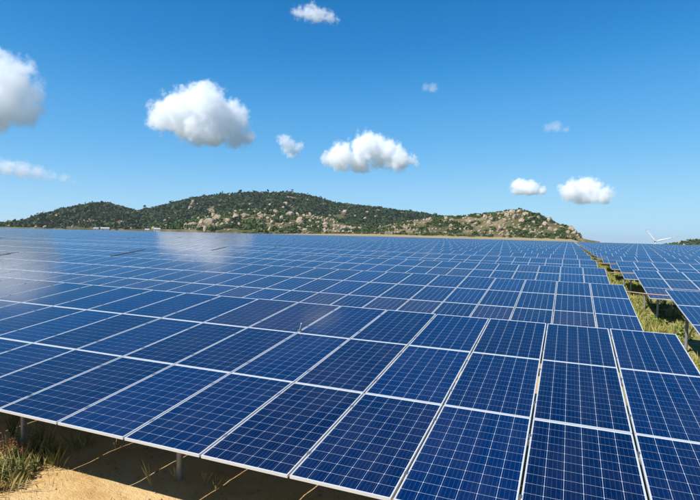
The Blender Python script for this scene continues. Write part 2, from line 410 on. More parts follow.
for _ in range(420):                                   # bushes along the foot of the hills
    a = random.uniform(-34, 1.2); r = random.uniform(455, 600) if a > -16 else random.uniform(520, 680)
    x, y = CAM.x + r * math.sin(rad(a)), CAM.y + r * math.cos(rad(a))
    if fbm(Vector((x / 40, y / 40, 1)), 3) < -0.1: continue
    b = random.uniform(.7, 2.4) ; near_sp.append((Vector((x, y, zground(x, y) + .2 * b)), b * 1.2, b))
V, F = foliage_cloud(near_sp, 34, 0.30)
tag(np_mesh('hill_scrub', V, F, M['scrub']), 'green bushes on the steep boulder hill at the end of the ridge', 'scrub', kind='stuff')
rim_sp = scatter('rim', 900, 10, (2.5, 5.0), lambda q, a, r: r > 1080 and rocky(q) < 0.3)
V, F = foliage_cloud(rim_sp, 22, 0.34)
tag(np_mesh('hill_scrub', V, F, M['scrub']), 'green scrub on the distant low hill past the wind turbine', 'scrub', kind='stuff')

# boulders
def boulder_mesh(seed):
    """a small outcrop: two or three split granite blocks leaning together"""
    rnd = random.Random(seed); bm = bmesh.new()
    for part in range(rnd.choice((1, 2, 2, 3))):
        off = Vector((seed * 7.3 + part * 11, seed * 3.1, seed + part)); n0 = len(bm.verts)
        bmesh.ops.create_icosphere(bm, subdivisions=3, radius=1.0); bm.verts.ensure_lookup_table()
        sh = Vector((rnd.uniform(-.7, .7), rnd.uniform(-.5, .5), rnd.uniform(-.5, .1))) if part else Vector()
        sc = rnd.uniform(.45, .75) if part else rnd.uniform(.8, 1.0)
        cuts = [(Vector((rnd.gauss(0, 1), rnd.gauss(0, 1), rnd.gauss(0, .6))).normalized(), rnd.uniform(.5, .85)) for _ in range(6)]
        for v in bm.verts[n0:]:
            d = v.co.normalized()
            q = d * (1 + 0.35 * mnoise.noise(d * 1.3 + off) + 0.16 * mnoise.noise(d * 3.3 + off))
            for nrm, lim in cuts:                           # flat faces where slabs have split away
                e = q.dot(nrm) - lim
                if e > 0: q = q - nrm * e * 0.85
            q += d * 0.05 * mnoise.noise(d * 8 + off)
            v.co = q * sc + sh
    me = bpy.data.meshes.new('boulder'); bm.to_mesh(me); bm.free(); me.materials.append(M['rock'])
    return me
BM_ = [boulder_mesh(s) for s in range(12)]
def on_hill(key, px, py):
    """point on a hill seen through a pixel: march out until the ray meets the slope"""
    a, e = azel(px, py); R_ = RIDGES[key]; te = math.tan(rad(e)); r = R_['D'] - R_['W']
    while r < R_['D'] + 40:
        if in_hill(key, a, r) >= CAM.z + r * te: return pos(a, r, in_hill(key, a, r)), r
        r += 2.0
    r = R_['D']; return pos(a, r, in_hill(key, a, r)), r
def boulder(q, s, label, group, sz=None):
    o = link('boulder', random.choice(BM_)); o.location = q + Vector((0, 0, 0.25 * s))
    o.scale = (s * random.uniform(0.8, 1.3), s * random.uniform(0.8, 1.2), (sz or s * random.uniform(0.65, 1.15)))
    o.rotation_euler = (random.uniform(-.3, .3), random.uniform(-.3, .3), random.uniform(0, 6.28))
    return tag(o, label, 'boulder', group)
for lab, key, L in (
    ('big pale granite boulder on the end hill, part of its summit outcrop', 'near', [(512,214,5),(519,213,5.5),(526,216,5),(515,219,5),(507,217,4),(505,222,4),(530,220,4),(538,219,4),(499,219,3.5),(522,222,5),(534,224,4)]),
    ('tall upright granite boulder at the drop of the end hill', 'near', [(571,231,5.5),(574,234,5),(568,233,4)]),
    ('pale granite boulder in the outcrop below the end hill summit', 'near', [(545,226,5),(550,230,4.5),(541,229,4),(548,222,4),(556,231,3.5),(478,217,3.5),(485,219,5),(492,220,5),(489,224,4),(470,223,4.5),(475,226,5),(467,228,3),(452,222,4.5),(451,227,4),(460,231,3),(430,221,4),(415,226,3.5),(440,226,3),(425,230,3),(480,232,3),(500,230,4),(515,229,4),(525,231,3.5),(532,233,3),(540,235,3),(405,228,3),(395,229,2.6),(508,236,2.6),(490,233,3),(446,219,3)]),
    ('largest rounded tan boulder, alone above the scrub of the low foothill', 'mid', [(300,223,9)]),
    ('large rounded tan boulder among scrub on the low foothill', 'mid', [(290,216,7.5),(282,220,6),(310,214,6),(275,212,5),(265,210,5),(256,213,6),(245,217,7),(236,219,6),(228,222,7),(218,220,7),(210,224,8),(202,223,6),(194,226,6),(186,228,5),(222,227,6),(240,226,5),(252,222,5.5),(262,219,6),(272,224,5),(310,222,5),(318,224,5),(326,226,5),(335,227,4),(345,228,4),(355,229,4),(236,213,4),(214,216,5),(305,231,6),(270,230,4),(205,231,4),(229,232,4),(190,222,4)]),
    ('pale rock stacked with others up the steep gully of the wooded ridge', 'far', [(195,200,6),(193,203,6),(192,206,7),(190,209,6),(188,213,5)]),
    ('pale bare rock face showing through the wood on the long ridge', 'far', [(285,205,8),(283,209,7),(323,206,7),(305,212,6),(345,213,7),(367,214,7),(355,217,6),(378,212,5),(330,217,7),(376,218,6),(390,219,6),(365,221,7),(342,221,6),(402,214,5),(75,214,5),(74,220,6),(72,224,6),(50,217,5),(52,222,4),(108,206,4),(85,206,4),(26,224,4),(45,228,5),(36,229,5),(230,196,5),(262,195,5),(293,195,6),(300,197,5),(240,196,4),(270,206,5),(320,200,5),(250,205,5),(200,212,5),(180,217,5),(165,222,5)])):
    for px, py, s in L:
        q, r = on_hill(key, px, py)
        boulder(q, s * r * 0.5 / FPX * {'far': 0.8, 'mid': 1.3, 'near': 1.4}[key] * random.uniform(.75, 1.15), lab, lab.replace(' boulder', ' boulders').replace('rock face', 'rock faces'))
def rock_stuff(spots, label):
    tmpl = []
    for k in range(4):
        bm = bmesh.new(); bmesh.ops.create_icosphere(bm, subdivisions=1, radius=1.0)
        for v in bm.verts: v.co *= 1 + 0.5 * mnoise.noise(v.co * 1.3 + Vector((k * 5, 0, 0)))
        tmpl.append((np.array([v.co[:] for v in bm.verts]), np.array([[w.index for w in f.verts] for f in bm.faces]))); bm.free()
    V = []; F = []; b = 0
    for q, s, h in spots:
        v, f = tmpl[random.randrange(4)]; a = random.uniform(0, 6.28)
        rm = np.array([[math.cos(a), -math.sin(a), 0], [math.sin(a), math.cos(a), 0], [0, 0, 1]])
        V.append((v * np.array([s, s * random.uniform(.7, 1.2), h])) @ rm.T + np.array(q)); F.append(f + b); b += len(v)
    return tag(np_mesh('loose_rocks', np.concatenate(V), np.concatenate(F), M['rock']), label, 'rocks', kind='stuff')
rock_stuff(scatter('near', 700, 10, (0.3, 1.6), lambda q, a, r: rocky(q) > -0.2), 'many small pale rocks strewn over the end hill')
rock_stuff(scatter('mid', 700, 15, (0.5, 2.8), lambda q, a, r: rocky(q) > -0.1), 'many small tan rocks strewn over the low foothill')
rock_stuff(scatter('far', 600, 15, (0.9, 3.2), lambda q, a, r: rocky(q) > 0.22), 'small pale rocks scattered through the wooded ridge')
rock_stuff(scatter('rim', 160, 10, (1.5, 5.0), lambda q, a, r: r > 1080 and rocky(q) > 0.05), 'pale rocks on the distant low hill past the wind turbine')

# ------------------------------------------------------------------ solar tables
PW, PL = 1.012, 1.976            # module pitch across and up the slope
MW, ML, MT = 0.988, 1.956, 0.030
TILT = 0.12628; NC = 28; BW = NC * PW; BLOCK = BW + 0.36; XR = 3.045
FR = 0.0125                      # visible lip of the frame

def frame_geo(mb, x, y, m, full=True):
    x0, x1, y0, y1 = x, x + MW, y, y + ML
    i0, i1, j0, j1 = x0 + FR, x1 - FR, y0 + FR, y1 - FR
    o = [(x0,y0,0),(x1,y0,0),(x1,y1,0),(x0,y1,0)]; i = [(i0,j0,0),(i1,j0,0),(i1,j1,0),(i0,j1,0)]
    b = [(x0,y0,-MT),(x1,y0,-MT),(x1,y1,-MT),(x0,y1,-MT)]; d = [(i0,j0,-.006),(i1,j0,-.006),(i1,j1,-.006),(i0,j1,-.006)]
    f = []
    for k in range(4):
        n = (k + 1) % 4
        f.append((k, n, 4 + n, 4 + k)); f.append((8 + k, 8 + n, n, k))
        if full: f.append((4 + k, 4 + n, 12 + n, 12 + k))
    mb.add(o + i + b + d, f, m)
    mb.add([(x0+.005,y0+.005,-.012),(x0+.005,y1-.005,-.012),(x1-.005,y1-.005,-.012),(x1-.005,y0+.005,-.012)], [(0,1,2,3)], 2 if not full else 1)
CP = 0.160; CG = 0.0036
UX0 = (MW - 6 * CP) / 2; UY0 = (ML - 12 * CP) / 2
def add_uv(me, fn):
    uv = me.uv_layers.new(name='UVMap')
    co = np.empty(len(me.vertices) * 3, dtype=np.float32); me.vertices.foreach_get('co', co); co = co.reshape(-1, 3)
    li = np.empty(len(me.loops), dtype=np.int32); me.loops.foreach_get('vertex_index', li)
    uv.data.foreach_set('uv', fn(co[li]).astype(np.float32).ravel())
def cell_uv(c): return np.stack([(c[:, 0] - UX0) / CP, (c[:, 1] - UY0) / CP], 1)

mb = MB(); frame_geo(mb, 0, 0, 0)
o = mb.obj('tmp', [M['alu'], M['rear']]); FRAME_ME = o.data; bpy.data.objects.remove(o)
def quad_mesh(name, z, mat):
    me = bpy.data.meshes.new(name); a = FR
    me.from_pydata([(a, a, z), (MW - a, a, z), (MW - a, ML - a, z), (a, ML - a, z)], [], [(0, 1, 2, 3)]); me.materials.append(mat); add_uv(me, cell_uv); return me
FACE_ME = quad_mesh('module_face', -0.003, M['face']); BACK_ME = quad_mesh('backsheet', -0.004, M['backsheet'])
mbc = MB()
def cell_quad(mb, i, j, z=-0.003):
    x, y = UX0 + i * CP + CG / 2, UY0 + j * CP + CG / 2; s = CP - CG; c = 0.005
    mb.add([(x+c,y,z),(x+s-c,y,z),(x+s,y+c,z),(x+s,y+s-c,z),(x+s-c,y+s,z),(x+c,y+s,z),(x,y+s-c,z),(x,y+c,z)], [tuple(range(8))])
for i in range(6):
    for j in range(12): cell_quad(mbc, i, j)
o = mbc.obj('tmp', [M['cell']]); CELLS_ME = o.data; bpy.data.objects.remove(o); add_uv(CELLS_ME, cell_uv)
mb1 = MB(); cell_quad(mb1, 0, 0); o = mb1.obj('tmp', [M['cell']]); CELL_ME = o.data; bpy.data.objects.remove(o); add_uv(CELL_ME, cell_uv)

# one far table's panels as a single mesh, per-panel tint
def far_panels_mesh():
    mb = MB(); tints = []
    for c in range(NC):
        for r in range(3):
            t = random.random() if r else min(1, random.random() * 1.12)
            n0 = len(mb.f); frame_geo(mb, c * PW, r * PL, 0, False)
            x, y, a = c * PW, r * PL, FR; dz = [random.uniform(-.002, .002) for _ in range(4)]
            mb.add([(x+a,y+a,-.003+dz[0]),(x+MW-a,y+a,-.003+dz[1]),(x+MW-a,y+ML-a,-.003+dz[2]),(x+a,y+ML-a,-.003+dz[3])], [(0,1,2,3)], 1)
            tints += [t] * (len(mb.f) - n0)
    o = mb.obj('tmp', [M['alu'], M['face_far'], M['rear']]); me = o.data; bpy.data.objects.remove(o); me.name = 'solar_panels'
    def uvf(c):
        cx = np.floor((c[:, 0] + 0.01) / PW); cy_ = np.floor((c[:, 1] + 0.01) / PL)
        return np.stack([(c[:, 0] - cx * PW - UX0) / CP, (c[:, 1] - cy_ * PL - UY0) / CP], 1)
    add_uv(me, uvf)
    at = me.attributes.new('tint', 'FLOAT', 'FACE'); at.data.foreach_set('value', np.array(tints, dtype=np.float32))
    return me
FAR_ME = [far_panels_mesh() for _ in range(3)]

YF, YB = 1.05, 4.85              # where the front and rear posts stand, measured up the slope
def post_x(k): return BW - 0.42 - k * 2.89          # measured for tables that end at the aisle; mirrored on its other side
ST, CT = math.sin(TILT), math.cos(TILT)
def support_meshes():
    """post, rafter, brace and purlin meshes in table coordinates (x along the row, y up the slope projected, z up)"""
    out = {}
    def zt(y): return y * ST / CT - 0.045 - 0.13      # underside of the rafter seat
    def mk(name, fn):
        mb = MB(); fn(mb); o = mb.obj('tmp', [M['steel']]); me = o.data; me.name = name; bpy.data.objects.remove(o); out[name] = me
    yf, yb = YF * CT, YB * CT
    mk('post_front', lambda m: m.tube([(0, yf, -H0 - 0.35), (0, yf, zt(yf) + 0.02)], 0.042, 12))
    mk('post_rear', lambda m: m.tube([(0, yb, -H0 - 0.35), (0, yb, zt(yb) + 0.02)], 0.042, 12))
    def raf(m):
        y0, y1 = 0.25, 5.65; h = 0.06
        v = []
        for y in (y0, y1):
            z = y * ST / CT - 0.045 - 0.055
            v += [(-0.025, y, z - h), (0.025, y, z - h), (0.025, y, z), (-0.025, y, z)]
        m.add(v, [(0, 1, 2, 3), (7, 6, 5, 4), (0, 4, 5, 1), (1, 5, 6, 2), (2, 6, 7, 3), (3, 7, 4, 0)])
    mk('rafter', raf)
    mk('brace', lambda m: m.tube([(0.045, yb, -H0 + 0.45), (0.045, yb - 1.25, zt(yb - 1.25) + 0.01)], 0.022, 8))
    return out
SUP = support_meshes()
mb = MB(); mb.box(0.02, BW - 0.04, -0.02, 0.02, -MT - 0.052, -MT - 0.002); o = mb.obj('tmp', [M['steel']]); PURLIN_ME = o.data; bpy.data.objects.remove(o)
PURLIN_V = [0.45, 1.5, 2.45, 3.5, 4.4, 5.45]
def far_support_mesh():
    mb = MB(); yf, yb = YF * CT, YB * CT
    for k in range(10):
        x = post_x(k)
        for y in (yf, yb): mb.tube([(x, y, -H0 - 0.4), (x, y, y * ST / CT - 0.15)], 0.042, 6)
        mb.add([(x-.025,.25,-.15+.25*ST),(x+.025,.25,-.15+.25*ST),(x+.025,5.65,-.15+5.65*ST/CT),(x-.025,5.65,-.15+5.65*ST/CT)], [(0,1,2,3)])
    for v in PURLIN_V: mb.box(0.02, BW - .04, v * CT - .02, v * CT + .02, v * ST - .095, v * ST - .045)
    o = mb.obj('tmp', [M['steel']]); me = o.data; bpy.data.objects.remove(o); me.name = 'support_frame'; return me
FAR_SUP = far_support_mesh()
mb = MB(); mb.box(-0.016, 0.016, -0.025, 0.025, -0.03, 0.004); o = mb.obj('tmp', [M['clamp']]); CLAMP_ME = o.data; bpy.data.objects.remove(o)

ORD = ['first','second','third','fourth','fifth','sixth','seventh','eighth','ninth','tenth','eleventh','twelfth','thirteenth','fourteenth','fifteenth','sixteenth','seventeenth','eighteenth','nineteenth','twentieth','twenty-first','twenty-second','twenty-third','twenty-fourth','twenty-fifth']
ROWS_L = [0.0, 9.1, 18.65, 27.95] + [27.95 + 9.3 * k for k in range(1, 22)]
ROWS_R = [-0.6, 8.4, 18.4, 28.1] + [28.1 + 9.3 * k for k in range(1, 22)]
def up(me, name, parent, loc, rot=(0, 0, 0)):
    o = link(name, me, parent); o.location = loc; o.rotation_euler = rot; return o
def plane_pt(x, v, n=0.0): return (x, v * CT - n * ST, v * ST + n * CT)
NEAR_CELL = {(27, 0), (26, 0), (25, 0), (26, 1)}      # column, row of the modules that show largest
def table(row, blk, y, near):
    # blk 0 ends at the grassy aisle; blk 1.. further from it; blk -1.. on the turbine side
    x0 = XR - BW - blk * BLOCK if blk >= 0 else (4.22 if row != 1 else 4.10) + (-blk - 1) * BLOCK
    x1 = x0 + BW; ym = y + 2.9
    za, zb = zfield(x0, ym), zfield(x1, ym); z0 = za; roll = -math.atan2(zb - za, BW)
    jit = 0 if row == 0 else random.uniform(-1, 1)
    t = empty('solar_array', (x0, y, z0 - (zfield(0, 2.9) if row == 0 else 0)), (rad(0.22) * jit, roll, 0))
    if row < 0: tag(t, f'solar array across the bare sand from the first row, on the {"turbine" if blk < 0 else ["hill", "far hill"][blk]} side', 'solar array', 'rows of tilted solar arrays')
    n = blk if blk >= 0 else -blk - 1
    side = 'hillward' if blk >= 0 else 'turbineward'
    if row >= 0: tag(t, f'solar array, {ORD[row]} row from the bare sand, {ORD[n]} block {side} of the grassy aisle', 'solar array', 'rows of tilted solar arrays')
    if not near:
        p = up(random.choice(FAR_ME), 'solar_panels', t, (0, 0, 0), (TILT, 0, 0)); tag(p, kind='stuff')
        s = up(FAR_SUP, 'support_frame', t, (0, 0, 0)); tag(s, kind='stuff')
        return t
    for c in range(NC):
        for r in range(3):
            tint = random.random() * 0.86
            if row >= 1 and random.random() < (0.42 if r == 0 else 0.05): tint = 0.93
            if row == 0 and r == 2 and c < 24 and random.random() < 0.3: tint = 0.90
            p = up(FRAME_ME, 'solar_panel', t, plane_pt(c * PW, r * PL, random.uniform(-.001, .001)), (TILT + rad(random.uniform(-.12, .12)), rad(random.uniform(-.12, .12)), 0))
            if row == 0 and blk == 0:
                up(BACK_ME, 'backsheet', p, (0, 0, 0))
                if (c, r) in NEAR_CELL:
                    for i in range(6):
                        for j in range(12):
                            k = up(CELL_ME, 'cell', p, (i * CP, j * CP, 0)); k['tint'] = tint
                else:
                    k = up(CELLS_ME, 'cells', p, (0, 0, 0)); k['tint'] = tint; k['kind'] = 'stuff'
            else:
                k = up(FACE_ME, 'glass', p, (0, 0, 0)); k['tint'] = tint
    for v in PURLIN_V: up(PURLIN_ME, 'purlin', t, plane_pt(0, v), (TILT, 0, 0))
    for k in range(10):
        x = post_x(k) if blk >= 0 else BW - post_x(k)
        up(SUP['post_front'], 'post', t, (x, 0, 0)); up(SUP['post_rear'], 'post', t, (x, 0, 0))
        up(SUP['rafter'], 'rafter', t, (x, 0, 0)); up(SUP['brace'], 'brace', t, (x, 0, 0))
    if row <= 1:
        for c in range(NC - 1):
            for v in (0.42, 1.55, 2.40, 3.53, 4.37, 5.5):
                up(CLAMP_ME, 'clamp', t, plane_pt((c + 1) * PW - 0.010, v), (TILT, 0, 0))
    return t
for row in range(24):
    yl, yr = ROWS_L[row], ROWS_R[row]
    xl = -1.62 * (yl + 12) - 6; xr = 0.235 * (yr + 12) + 8
    b = 0
    while XR - b * BLOCK > xl:
        table(row, b, yl + random.uniform(-.08, .08) * (row > 0), row <= 3 and b <= 2); b += 1
    b = 0
    while 4.22 + b * BLOCK < xr:
        table(row, -b - 1, yr + random.uniform(-.08, .08) * (row > 0), row <= 3 and b == 0); b += 1

for b in (0, 1, -1): table(-1, b, -9.25 if b >= 0 else -9.8, False)
# red cable conduits that cross the aisle from table to table
for k in range(1, 5):
    mb = MB(); y = (ROWS_L[k] + ROWS_R[k]) / 2; v = 5.30
    z = zfield(3.6, y + 3) + v * ST - 0.07
    pts = [(XR - 0.6, ROWS_L[k] + v, z + .01), (XR, ROWS_L[k] + v, z), (3.6, y + v, z - 0.015), (4.22, ROWS_R[k] + v, z), (4.9, ROWS_R[k] + v, z + .01)]
    mb.tube(pts, 0.021, 8)
    tag(mb.obj('cable_conduit', [M['conduit']], smooth=True), f'reddish cable pipe bridging the grassy aisle at the {ORD[k]} row of arrays', 'pipe', 'cable pipes across the aisle')

# ------------------------------------------------------------------ wind turbine
M['turbine'] = simple('turbine_white', (0.624, 0.632, 0.64), 0.4); M['blade_red'] = simple('blade_red', (0.496, 0.224, 0.2), 0.45); M['dark'] = simple('dark_grey', (0.08, 0.088, 0.096), 0.5)
def turbine():
    D = 1500; d = ray(655.6, 241.6); d /= math.hypot(d.x, d.y); hub = CAM + d * D
    gz = zground(hub.x, hub.y)
    yaw = math.atan2(-(CAM.x - hub.x), CAM.y - hub.y) + math.pi + rad(12)
    t = empty('wind_turbine', (hub.x, hub.y, gz), (0, 0, yaw)); hz = hub.z - gz
    tag(t, 'white three-bladed wind turbine standing far behind the array, only its hub and upper blades clear', 'wind turbine')
    mb = MB(); mb.tube([(0, 0, -1), (0, 0, hz * .5), (0, 0, hz - 1.8)], [2.3, 1.9, 1.35], 20); mb.obj('tower', [M['turbine']], t, True)
    mb = MB(); mb.tube([(0, -3.2, hz), (0, -2.8, hz), (0, 5.5, hz + .1), (0, 6.2, hz + .1)], [1.2, 1.9, 1.8, 1.1], 14); mb.obj('nacelle', [M['dark']], t, True)
    mb = MB(); mb.tube([(0, -5.6, hz), (0, -5.1, hz), (0, -4.2, hz), (0, -3.2, hz)], [.15, .9, 1.4, 1.5], 14); h = mb.obj('hub', [M['dark']], t, True)
    for ang in (127.0, 16.0, 253.0):
        a = rad(ang); ax = Vector((math.cos(a), 0, math.sin(a))); pr = Vector((-math.sin(a), 0, math.cos(a)))
        st = [(1.0, 1.0, 1.0), (4, 1.2, .8), (8, 2.2, .5), (18, 1.8, .35), (31, 1.25, .22), (34.5, 1.0, .18), (34.51, 1.0, .18), (37.5, .85, .14), (37.51, .85, .14), (41.5, .35, .07), (42, .12, .03)]
        v = []; f = []; mi = []
        for s, w, th in st:
            c = Vector((0, -4.3, hz)) + ax * s
            for k in range(8):
                q = 2 * math.pi * k / 8; v.append(tuple(c + pr * (w * math.cos(q) + .3 * w) + Vector((0, th * math.sin(q), 0))))
        for i in range(len(st) - 1):
            for k in range(8): f.append((i * 8 + k, i * 8 + (k + 1) % 8, (i + 1) * 8 + (k + 1) % 8, (i + 1) * 8 + k)); mi.append(1 if i in (6, 7) else 0)
        mesh_obj('blade', v, f, [M['turbine'], M['blade_red']], t, mi, True)
turbine()

# ------------------------------------------------------------------ white houses at the foot of the ridge
M['white'] = simple('white_plaster', (0.68, 0.6715, 0.646), 0.85, 0, 0.05, 0.5); M['roof'] = simple('pale_metal_roof', (0.4675, 0.476, 0.4845), 0.5, 0.2, 0.1, 0.6); M['glassd'] = simple('dark_window', (0.0255, 0.034, 0.0425), 0.15)
def house(px, py, D, w, h, dep, label, rz=0.0):
    d = ray(px, py); d /= math.hypot(d.x, d.y); q = CAM + d * D; gz = zground(q.x, q.y)
    t = empty('white_house', (q.x, q.y, gz - 0.3), (0, 0, math.atan2(-d.x, d.y) + rz)); h += max(0, q.z - gz - h * 0.5) * 0
    tag(t, label, 'house', 'white houses at the foot of the ridge')
    mb = MB(); mb.box(-w / 2, w / 2, -dep / 2, dep / 2, 0, h); mb.obj('wall', [M['white']], t)
    mb = MB(); e = 0.4; r = h + 0.22 * dep
    mb.add([(-w/2-e,-dep/2-e,h),(w/2+e,-dep/2-e,h),(w/2+e,dep/2+e,h),(-w/2-e,dep/2+e,h),(-w/2-e,0,r),(w/2+e,0,r)], [(0,1,5,4),(2,3,4,5),(0,4,3),(1,2,5),(0,3,2,1)]); mb.obj('roof', [M['roof']], t)
    n = max(2, int(w / 3.5))
    for k in range(n):
        x = -w / 2 + (k + .5) * w / n
        mb = MB()
        if k == n // 2: mb.box(x - .4, x + .4, -dep/2 - .06, -dep/2 + .02, 0.3, 2.5); mb.obj('door', [M['roof']], t)
        else: mb.box(x - .4, x + .4, -dep/2 - .05, -dep/2 + .02, 1.5, 2.4); mb.obj('window', [M['glassd']], t)
house(96, 229, 640, 4.6, 3.2, 5, 'small white house, the narrowest of the pair below the left ridge saddle')
house(105, 229, 650, 8.5, 3.4, 6, 'long white house standing next to a narrower one below the ridge')
house(147, 229, 640, 4.0, 3.0, 5, 'little white house beside the tallest white house')
house(157, 229, 645, 6.8, 4.0, 6, 'tallest white house at the foot of the wooded ridge')

# ------------------------------------------------------------------ grass and weeds
M['grass'] = m_leaf('dry_grass', (0.15, 0.19, 0.03), (0.52, 0.44, 0.15)); M['weed'] = m_leaf('weed_leaves', (0.08, 0.12, 0.028), (0.304, 0.288, 0.104))
M['weed_red'] = m_leaf('weed_red_leaves', (0.24, 0.044, 0.02), (0.288, 0.112, 0.04)); M['straw_fine'] = m_leaf('fine_straw', (0.14, 0.17, 0.04), (0.50, 0.40, 0.16)); M['stem'] = simple('weed_stem', (0.16, 0.152, 0.064), 0.8); M['straw'] = m_leaf('straw', (0.36, 0.264, 0.08), (0.496, 0.4, 0.176))
def grass_mesh(name, n, place, hmin, hmax, blades, mat):
    V = []
    for _ in range(n):
        x, y = place(); z = zground(x, y); H = random.uniform(hmin, hmax); spread = H * 0.55
        for b in range(blades):
            a = random.uniform(0, 6.28); l = H * random.uniform(.5, 1.1); w = (0.006 + 0.006 * random.random()) * (0.35 if hmax < .15 else 0.2 if hmax < .36 else 0.7)
            bx, by = x + random.gauss(0, .06), y + random.gauss(0, .06); dx, dy = math.cos(a), math.sin(a); o = random.uniform(.2, 1) * spread
            V.append([(bx - dy * w, by + dx * w, z - .02), (bx + dy * w, by - dx * w, z - .02), (bx + dx * o * .45 + dy * w, by + dy * o * .45 - dx * w, z + l * .62), (bx + dx * o, by + dy * o, z + l)])
    V = np.array(V).reshape(-1, 3); F = np.arange(len(V)).reshape(-1, 4)
    return np_mesh(name, V, F, mat)
def aisle_pt():
    while True:
        y = random.uniform(-1, 75); x = random.gauss(4.3, 0.95)
        if 2.2 < x < 6.6 and fbm(Vector((x * .7, y * .35, 2)), 3) > 0.08: return x, y
tag(grass_mesh('aisle_grass', 1900, aisle_pt, 0.10, 0.42, 16, M['grass']), 'yellow green grass growing along the aisle between arrays', 'grass', kind='stuff')
sc_sp = []
for _ in range(520):
    while True:
        y = random.uniform(6, 90); x = random.gauss(4.4, 0.7)
        if 3.0 < x < 6.2 and fbm(Vector((x * .9, y * .5, 7)), 3) > 0.02: break
    r = random.uniform(.10, .28); sc_sp.append((Vector((x, y, zground(x, y))), r, r * random.uniform(.7, 1.5)))
V, F = foliage_cloud(sc_sp, 60, 0.16, 0.3)
M['aisle_scrub'] = m_leaf('aisle_scrub_leaves', (0.06, 0.10, 0.02), (0.26, 0.30, 0.07))
tag(np_mesh('aisle_scrub', V, F, M['aisle_scrub']), 'small green weeds filling the aisle between arrays', 'weeds', kind='stuff')
def between_pt():
    return random.uniform(-40, 3), random.choice([-1.6, 7.5, 16.8, 26]) + random.uniform(-1.2, 1.4) if random.random() < .9 else random.uniform(0, 40)
def weed(px, py, hgt, n, red, label):
    d = ray(px, py); k = (-H0 - CAM.z) / d.z; q = CAM + d * k; gz = zground(q.x, q.y)
    t = empty('weed', (q.x, q.y, gz)); tag(t, label, 'weed', 'weeds at the edge of the sand')
    st = MB(); lv = []; rd = []
    for i in range(n):
        a = random.uniform(0, 6.28); l = hgt * random.uniform(.6, 1.08); o = l * random.uniform(.1, .5)
        p0 = Vector((random.gauss(0, .02), random.gauss(0, .02), -.02)); p2 = Vector((math.cos(a) * o, math.sin(a) * o, l)); p1 = (p0 + p2) / 2 + Vector((random.gauss(0, .03), random.gauss(0, .03), l * .1))
        st.tube([p0, p1, p2], [.005, .004, .002], 5)
        for s in np.linspace(.25, 1.0, 11):
            b = (1 - s) ** 2 * p0 + 2 * s * (1 - s) * p1 + s * s * p2
            for w in range(2):
                an = random.uniform(0, 6.28); ll = random.uniform(.014, .040) * (0.6 if s > .85 else 1); dv = Vector((math.cos(an), math.sin(an), random.uniform(-.1, .7))).normalized(); sd = dv.cross(Vector((0, 0, 1))).normalized() * ll * .3
                (rd if red and s > .55 else lv).append([tuple(b), tuple(b + dv * ll * .5 + sd), tuple(b + dv * ll), tuple(b + dv * ll * .5 - sd)])
    st.obj('stem', [M['stem']], t)
    for nm, L, m in (('leaves', lv, M['weed']), ('red_leaves', rd, M['weed_red'])):
        if L: V = np.array(L).reshape(-1, 3); tag(np_mesh(nm, V, np.arange(len(V)).reshape(-1, 4), m, t), kind='stuff')
for px, py, hg, n, red, lab in (
    (5, 474, .50, 16, True, 'tall red-tipped weed rising from the grass at the shadow edge'),
    (20, 469, .42, 13, True, 'slender red-tipped weed, shorter than the red one beside it'),
    (12, 466, .40, 18, False, 'bushy green weed standing on the sand before the front array'),
    (31, 463, .36, 9, False, 'thin leggy weed at the very edge of the array shadow'),
    (5, 486, .30, 20, False, 'low spreading green weed on the sunlit sand'),
    (21, 482, .24, 14, False, 'short scrubby weed on the sunlit sand'),
    (-8, 470, .46, 15, True, 'rusty coloured weed at the outer end of the sand'),
    (38, 452, .42, 14, False, 'dark leafy weed in deep shade under the array'),
    (12, 440, .55, 22, False, 'dense dark bush in deep shade behind the red-tipped weeds'),
    (-4, 494, .22, 14, False, 'sprawling weed at the near end of the sand'),
    (33, 474, .14, 8, False, 'withered little weed where the sand meets the shadow')): weed(px, py, hg, n, red, lab)
def sprig(px, py, hgt, n, label, lean=None, name='grass_tuft'):
    d = ray(px, py); k = (-H0 - CAM.z) / d.z; q = CAM + d * k; gz = zground(q.x, q.y)
    L = []
    for i in range(n):
        a = random.uniform(0, 6.28) if lean is None else lean + random.gauss(0, .35); l = hgt * random.uniform(.5, 1.1); o = l * (random.uniform(.2, .8) if lean is None else random.uniform(.9, 1.5)); w = .0022
        dx, dy = math.cos(a), math.sin(a)
        L.append([(-dy * w, dx * w, -.01), (dy * w, -dx * w, -.01), (dx * o * .5 + dy * w, dy * o * .5 - dx * w, l * .6), (dx * o, dy * o, l)])
        for s in range(5):
            c = Vector((dx * o * (.6 + s * .09), dy * o * (.6 + s * .09), l * (.68 + s * .07))); L.append([tuple(c), tuple(c + Vector((.004, .002, .006))), tuple(c + Vector((.001, .003, .013))), tuple(c + Vector((-.004, .002, .006)))])
    V = np.array(L).reshape(-1, 3); o = np_mesh(name, V, np.arange(len(V)).reshape(-1, 4), M['straw']); o.location = (q.x, q.y, gz)
    return tag(o, label, 'grass', 'dry tufts under the front array')
sprig(152, 490, .24, 7, 'straw coloured grass stem leaning out over the shadow edge', lean=2.6)
sprig(176, 484, .16, 9, 'dry grass tuft at the foot of the front post')
sprig(205, 488, .20, 9, 'dry grass tuft on the shaded sand past the post')
sprig(215, 492, .16, 7, 'small dry sprig in the shade further along from the post')
sprig(115, 452, .14, 6, 'tiny pale sprout in the shade under the array')
